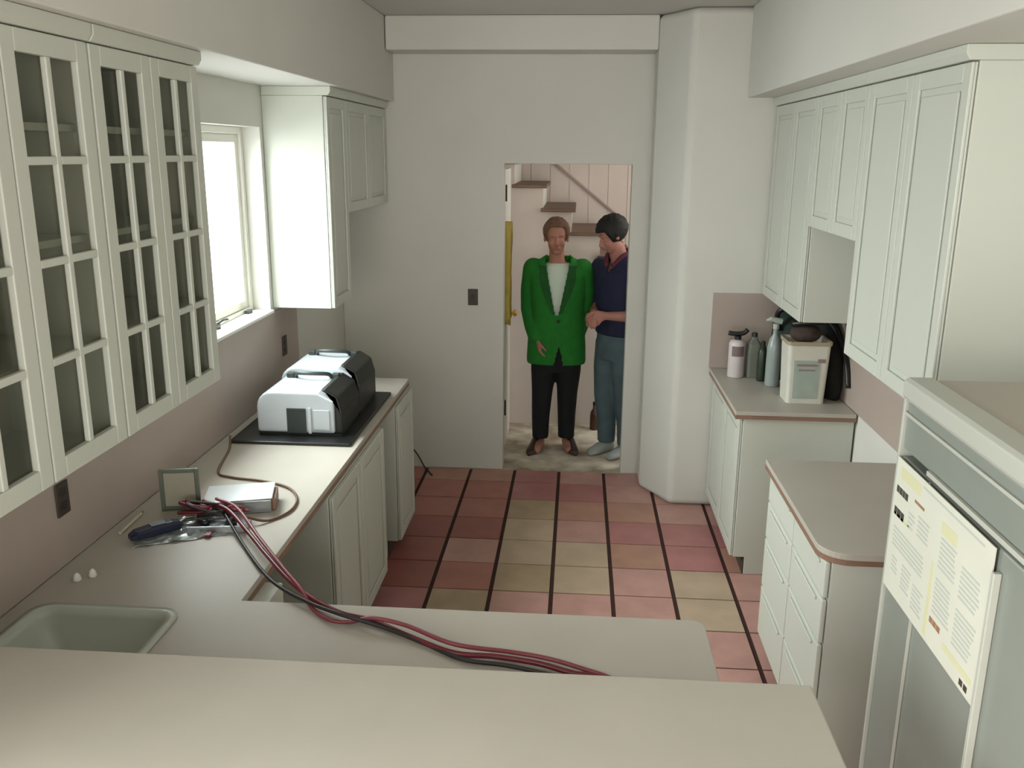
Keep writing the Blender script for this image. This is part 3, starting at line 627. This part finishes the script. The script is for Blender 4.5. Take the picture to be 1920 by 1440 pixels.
def hand(m, wrist, d, palm_n, s=1.0, curl=.5, thumb_side=1):
    """palm and five separate curled fingers. d = direction of the hand, palm_n = where the palm faces"""
    d = Vector(d).normalized(); n = Vector(palm_n); n = (n-d*n.dot(d)).normalized(); sd = d.cross(n)*thumb_side; W = Vector(wrist)
    m.tube([W-d*.02, W+d*.01, W+d*.05*s, W+d*.088*s], [.024*s, .026*s, .034*s, .034*s], 12, True, .52) if False else None
    for k in range(5):   # palm as fused bars
        off = sd*(.030-.015*k)*s; m.tube([W+off*.6, W+off*.9+d*.045*s, W+off+d*.085*s], [.016*s, .016*s, .013*s], 8, True)
    for k, (ln, o) in enumerate(((.074, .027), (.084, .009), (.078, -.009), (.060, -.026))):
        b = W+sd*o*s+d*.088*s; p = [b]; a = .15
        for f in (.45, .3, .25):
            a += curl*(.75 if f == .45 else 1); p.append(p[-1]+(d*math.cos(a)+n*math.sin(a))*ln*f*s)
        m.tube(p, [.0095*s, .0090*s, .0082*s, .0070*s], 8, True)
    b = W+sd*.026*s+d*.022*s; t1 = b+(sd*.75+d*.65+n*.25).normalized()*.040*s; t2 = t1+(d*.9+sd*.15+n*.45).normalized()*.030*s; t3 = t2+(d*.8+n*.6).normalized()*.022*s
    m.tube([b, t1, t2, t3], [.014*s, .0115*s, .010*s, .008*s], 8, True)
def ering(cx, cy, z, rx, ry, n=28, e=2.3, rz=0):
    out = []
    for j in range(n):
        a = 2*math.pi*j/n; ca, sa = math.cos(a), math.sin(a)
        x = rx*math.copysign(abs(ca)**(2/e), ca); y = ry*math.copysign(abs(sa)**(2/e), sa)
        out.append((cx+x*math.cos(rz)-y*math.sin(rz), cy+x*math.sin(rz)+y*math.cos(rz), z))
    return out

# --- woman, local coordinates, facing -y, feet on z=0
wo = thing('person', 'person in long green blazer, white top and black trousers standing in the doorway', 'person', (-.135, 6.50, 0))
wo.scale = (1.03, 1.03, 1.03)
Hrot = Matrix.Rotation(math.radians(4), 3, 'Z') @ Matrix.Rotation(math.radians(3), 3, 'X')
hc = (-.015, -.035, 1.560)
b = MB()
head_parts(b, hc, Hrot, 1.03)
b.tube([(-.005, .005, 1.34), (-.01, -.005, 1.42), (-.012, -.01, 1.50)], [.062, .055, .052], 16)
b.rings([ering(0, 0, .80, .145, .10), ering(0, 0, .90, .155, .10), ering(0, 0, 1.02, .125, .09), ering(0, 0, 1.15, .135, .09), ering(0, 0, 1.28, .145, .085), ering(0, 0, 1.34, .11, .06), ering(0, .0, 1.39, .06, .05)])
for sx, foot in ((-1, (-.105, -.03)), (1, (.085, .0))):
    b.tube([(sx*.085, 0, .84), (sx*.088, -.01, .62), ((sx*.088+foot[0])/2, foot[1]-.01, .46), (foot[0], foot[1]+.015, .30), (foot[0], foot[1]+.02, .09)], [.090, .078, .055, .054, .036], 14, True)
    b.tube([(foot[0], foot[1]+.05, .045), (foot[0]+sx*.012, foot[1]-.04, .04), (foot[0]+sx*.02, foot[1]-.13, .03)], [.034, .036, .026], 10, True)
# her right arm (left in the picture) hangs with the hand by the hem, the other goes behind the man
ra = [(-.160, .0, 1.325), (-.192, .02, 1.18), (-.195, .02, 1.04), (-.170, -.03, .93), (-.135, -.10, .84)]
la = [(.160, .0, 1.325), (.190, .03, 1.18), (.190, .06, 1.05), (.165, .02, .93), (.14, -.03, .86)]
for A in (ra, la): b.tube(A, [.040, .042, .038, .033, .025], 12, True)
hand(b, ra[-1], Vector((.02, -.02, -.10)), (.9, .3, 0), .95, .45, 1)
hand(b, la[-1], Vector((-.03, -.03, -.10)), (-.9, .3, 0), .95, .45, -1)
me = fuse(b, .0065, 3); face_mats(me, hc, Hrot, 1.03)
link_mesh('body', me, [SKIN, LIP, EYE, EYEW], wo)
# blazer
GRN = mat('green_wool', (26, 120, 34), .85, noise=.18, nscale=20, bump=.1); GRN2 = mat('green_lapel', (18, 84, 26), .85, noise=.15, nscale=20)
j = MB()
j.rings([ering(0, .0, .665, .205, .135, e=2.5), ering(0, .0, .80, .200, .137, e=2.5), ering(0, 0, .93, .190, .130), ering(0, 0, 1.05, .180, .124), ering(0, 0, 1.18, .195, .130), ering(0, 0, 1.28, .198, .122, e=2.6), ering(0, .005, 1.345, .188, .100, e=2.4), ering(0, .01, 1.390, .135, .078), ering(0, .012, 1.425, .080, .068)])
for A in (ra, la):
    j.tube([(A[0][0]*1.07, 0, 1.340)]+A[1:4]+[tuple(Vector(A[3]).lerp(Vector(A[4]), .75))], [.068, .064, .058, .054, .050], 16, True)
me = fuse(j, .009, 5)
bm = bmesh.new(); bm.from_mesh(me)
kill = [f for f in bm.faces if (lambda c: (c.y < -.01 and c.z > 1.02 and abs(c.x+.0) < .012+(c.z-1.02)*.20) or (c.y < -.03 and c.z < .80 and abs(c.x-.02) < (.80-c.z)*.22+.003) or c.z < .675 and abs(c.x) < .17 and f.normal.z < -.7 or (c.z > 1.418 and abs(c.x) < .08))(f.calc_center_median())]
bmesh.ops.delete(bm, geom=kill, context='FACES'); bm.to_mesh(me); bm.free()
jk = link_mesh('blazer', me, [GRN], wo); s = jk.modifiers.new('s', 'SOLIDIFY'); s.thickness = .010; s.offset = 1
# lapels follow the V
def front_y(x, z):
    t = (z-.93)/.4; ry = .130-.0+.0*t; rx = .195
    if z > 1.28: ry = .122-(z-1.28)*.45
    return -ry*max(.05, 1-abs(x/rx)**2.5)**(1/2.5)
for sx in (-1, 1):
    m = MB(); ra_ = []
    for k in range(9):
        z = 1.03+k*.042; xi = sx*(.012+(z-1.02)*.20); wdt = .016+.050*math.sin(min(1, k/6)*math.pi*.5)*(1 if k < 7 else .75)
        p0 = (xi, front_y(xi, z)-.016, z); xo = xi+sx*wdt; p1 = (xo, front_y(xo, z)-.018, z+.004)
        ra_.append([p0, p1, (xo, p1[1]+.010, z+.004), (xi, p0[1]+.010, z)])
    m.rings(ra_); m.build('lapel', GRN2, wo, local=True, smooth=False)
bl = MB(); bl.rings([ering(0, 0, .98, .150, .108), ering(0, 0, 1.10, .160, .114), ering(0, 0, 1.22, .172, .117), ering(0, 0, 1.30, .155, .100), ering(0, .003, 1.35, .115, .078), ering(0, .01, 1.380, .080, .070)])
bl.build('blouse', mat('white_blouse', (206, 220, 204), .8, noise=.06), wo, local=True, smooth=True)
MB().lathe(.02, -.141, [(.010, 0), (.010, .004)], 10)
m = MB(); m.ell((.012, -.150, .985), (.011, .006, .011), 12, 8); m.build('button', BLACK, wo, local=True)
BT = mat('black_trousers', (14, 16, 22), .85, noise=.2)
tr = MB(); tr.rings([ering(0, 0, .60, .155, .105), ering(0, 0, .74, .172, .116), ering(0, 0, .90, .170, .112), ering(0, 0, .98, .145, .1)])
for sx, foot in ((-1, (-.105, -.03)), (1, (.085, .0))):
    tr.tube([(sx*.086, 0, .80), (sx*.090, -.005, .60), ((sx*.088+foot[0])/2, foot[1]-.005, .44), (foot[0], foot[1]+.015, .25), (foot[0], foot[1]+.012, .085)], [.098, .092, .076, .066, .060], 18)
link_mesh('trousers', fuse(tr, .009, 3), [BT], wo)
SH = mat('brown_shoe', (58, 44, 34), .5)
for sx, foot in ((-1, (-.105, -.03)), (1, (.085, .0))):
    m = MB(); fx_, fy_ = foot
    m.rings([[(fx_+sx*k*.012+w_*math.cos(a)*1.0, fy_+y, .001+h_*(.5+.5*math.sin(a))) for a in [2*math.pi*q/16 for q in range(16)]] for k, (y, w_, h_) in enumerate(((.085, .022, .06), (.06, .038, .085), (.02, .042, .095), (-.05, .044, .070), (-.11, .046, .05), (-.155, .036, .04), (-.175, .016, .025)))])
    m.build('shoe', SH, wo, local=True, smooth=True)
HAIR = mat('light_brown_hair', (112, 84, 64), .8, noise=.35, nscale=40, bump=.6)
def hair_cap(pc, rot, s, rx, ry, rz_, cut, back, mt, parent, curly=0):
    c = Vector(pc); inv = rot.inverted(); m = MB(); m.ell((0, 0, 0), (1, 1, 1), 40, 28)
    out = MB(); vs2 = []
    for v in m.v:
        v = Vector(v); q = Vector((v.x*rx, v.y*ry+.018, v.z*rz_+.040))
        if q.z > -.11 and curly: q *= 1+curly*math.sin(v.x*17+v.y*13)*math.sin(v.z*15+v.y*9)
        # front: pull the forehead opening back
        if v.y < -.2 and q.z < cut: q.y = max(q.y, -.055+.3*max(0, cut-q.z)); q.x *= 1.0
        if q.z < back: q.z = back+(q.z-back)*.25
        vs2.append(c+rot @ (q*s))
    out.add(vs2, m.f); o = out.build('hair', mt, parent, local=True, smooth=True); return o
hair_cap(hc, Hrot, 1.05, .090, .108, .094, .074, -.035, HAIR, wo, .03)

# --- man, facing left (-x) with the head bent down, partly behind the right jamb
mn = thing('person', 'person with black hair in navy shirt and jeans at the right jamb of doorway', 'person', (.315, 6.39, 0))
# local: face direction -x ; build in a frame where facing = -y then rotate -> use helper rotation about Z by -90deg (facing -y -> -x)
Rz = Matrix.Rotation(math.radians(-48), 3, 'Z')
def rotmb(m):
    m.v = [tuple(Rz @ Vector(p)) for p in m.v]; return m
hc2 = (0, -.10, 1.640); hr2 = Matrix.Rotation(math.radians(-26), 3, 'Z') @ Matrix.Rotation(math.radians(26), 3, 'X')
b = MB(); head_parts(b, hc2, hr2, 1.0)
b.tube([(0, .01, 1.40), (0, -.03, 1.50), (0, -.06, 1.58)], [.070, .062, .058], 16)
b.rings([ering(0, 0, .86, .155, .11), ering(0, 0, .96, .165, .115), ering(0, 0, 1.08, .155, .11), ering(0, 0, 1.25, .155, .105), ering(0, .0, 1.38, .150, .090), ering(0, .0, 1.44, .10, .06), ering(0, 0, 1.47, .06, .055)])
mf = ((-1, (-.085, -.02)), (1, (.075, .03)))
for sx, foot in mf:
    b.tube([(sx*.085, 0, .88), (sx*.092, -.02, .66), (foot[0], foot[1]-.015, .48), (foot[0], foot[1]+.015, .30), (foot[0], foot[1]+.03, .09)], [.095, .082, .060, .056, .038], 14, True)
    b.tube([(foot[0], foot[1]+.05, .045), (foot[0], foot[1]-.03, .04), (foot[0], foot[1]-.09, .03)], [.034, .036, .024], 10, True)
# arms bent, forearms in front at waist height (his left arm is the one towards the camera)
la2 = [(.195, .0, 1.39), (.235, .01, 1.26), (.235, .03, 1.13), (.16, -.10, 1.085), (.07, -.215, 1.09)]
ra2 = [(-.195, .0, 1.39), (-.235, .01, 1.26), (-.225, .02, 1.13), (-.13, -.12, 1.08), (-.02, -.225, 1.10)]
for A in (la2, ra2): b.tube(A, [.042, .046, .043, .040, .028], 12, True)
hand(b, la2[-1], Vector((-.07, -.09, -.01)), (-.6, .5, -.3), 1.0, .6, 1)
hand(b, ra2[-1], Vector((.05, -.08, -.03)), (.3, .3, -.6), 1.0, .6, -1)
me0 = None
inv_me = fuse(b, .0065, 3); face_mats(inv_me, hc2, hr2, 1.0); inv_me.transform(Rz.to_4x4())
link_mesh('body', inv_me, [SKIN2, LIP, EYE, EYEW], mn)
NAVY = mat('navy_shirt', (30, 36, 66), .85, noise=.2, nscale=14, bump=.1)
j = MB(); j.rings([ering(0, 0, .93, .178, .128), ering(0, -.005, 1.02, .180, .136), ering(0, 0, 1.12, .182, .134), ering(0, 0, 1.26, .200, .135), ering(0, 0, 1.38, .205, .120, e=2.5), ering(0, 0, 1.44, .16, .09), ering(0, .0, 1.485, .088, .075), ering(0, .0, 1.50, .080, .070)])
for A in (la2, ra2): j.tube(A[:3]+[tuple(Vector(A[2]).lerp(Vector(A[3]), .15))], [.076, .072, .066, .064], 16, True)
me = fuse(j, .009, 5)
bm = bmesh.new(); bm.from_mesh(me)
kill = [f for f in bm.faces if (lambda c: (c.z > 1.488 and abs(c.x) < .1) or (c.y < -.02 and c.z > 1.36 and abs(c.x) < (c.z-1.36)*.42))(f.calc_center_median())]
bmesh.ops.delete(bm, geom=kill, context='FACES'); bm.to_mesh(me); bm.free(); me.transform(Rz.to_4x4())
o = link_mesh('shirt', me, [NAVY], mn); s = o.modifiers.new('s', 'SOLIDIFY'); s.thickness = .006; s.offset = 1
MAR = mat('maroon_collar', (92, 40, 62), .8)
m = MB(); m.tube(catmull([(-.03, -.115, 1.42), (-.075, -.06, 1.495), (-.07, .03, 1.52), (0, .07, 1.525), (.07, .03, 1.52), (.075, -.06, 1.495), (.03, -.115, 1.42)], 5), .017, 8); rotmb(m).build('collar', MAR, mn, local=True, smooth=True)
JN = mat('faded_jeans', (84, 104, 110), .85, noise=.2, nscale=9)
tr = MB(); tr.rings([ering(0, 0, .74, .165, .118), ering(0, 0, .86, .176, .124), ering(0, 0, .98, .168, .118)])
for sx, foot in mf:
    tr.tube([(sx*.086, 0, .86), (sx*.094, -.015, .66), (foot[0], foot[1]-.01, .46), (foot[0], foot[1]+.015, .25), (foot[0], foot[1]+.02, .085)], [.104, .096, .082, .072, .066], 18)
me = fuse(tr, .009, 3); me.transform(Rz.to_4x4()); link_mesh('jeans', me, [JN], mn)
m = MB(); m.rings([ering(0, 0, .955, .182, .130), ering(0, 0, .99, .181, .129)]); rotmb(m).build('belt', BLACK, mn, local=True, smooth=True)
SN = mat('pale_sneaker', (170, 176, 174), .6, noise=.1)
for sx, (fx_, fy_) in mf:
    m = MB()
    m.rings([[(fx_+w_*math.cos(a), fy_+y, .001+h_*(.5+.5*math.sin(a))) for a in [2*math.pi*q/16 for q in range(16)]] for (y, w_, h_) in ((.095, .026, .07), (.07, .042, .10), (.02, .046, .105), (-.04, .048, .085), (-.09, .050, .065), (-.135, .042, .05), (-.155, .018, .03))])
    rotmb(m).build('shoe', SN, mn, local=True, smooth=True)
HB = mat('black_hair', (16, 18, 14), .7, noise=.3, nscale=40, bump=.6)
m4 = Rz @ Vector(hc2)
hair_cap(m4, Rz @ hr2, 1.0, .100, .118, .104, .058, -.075, HB, mn, .035)
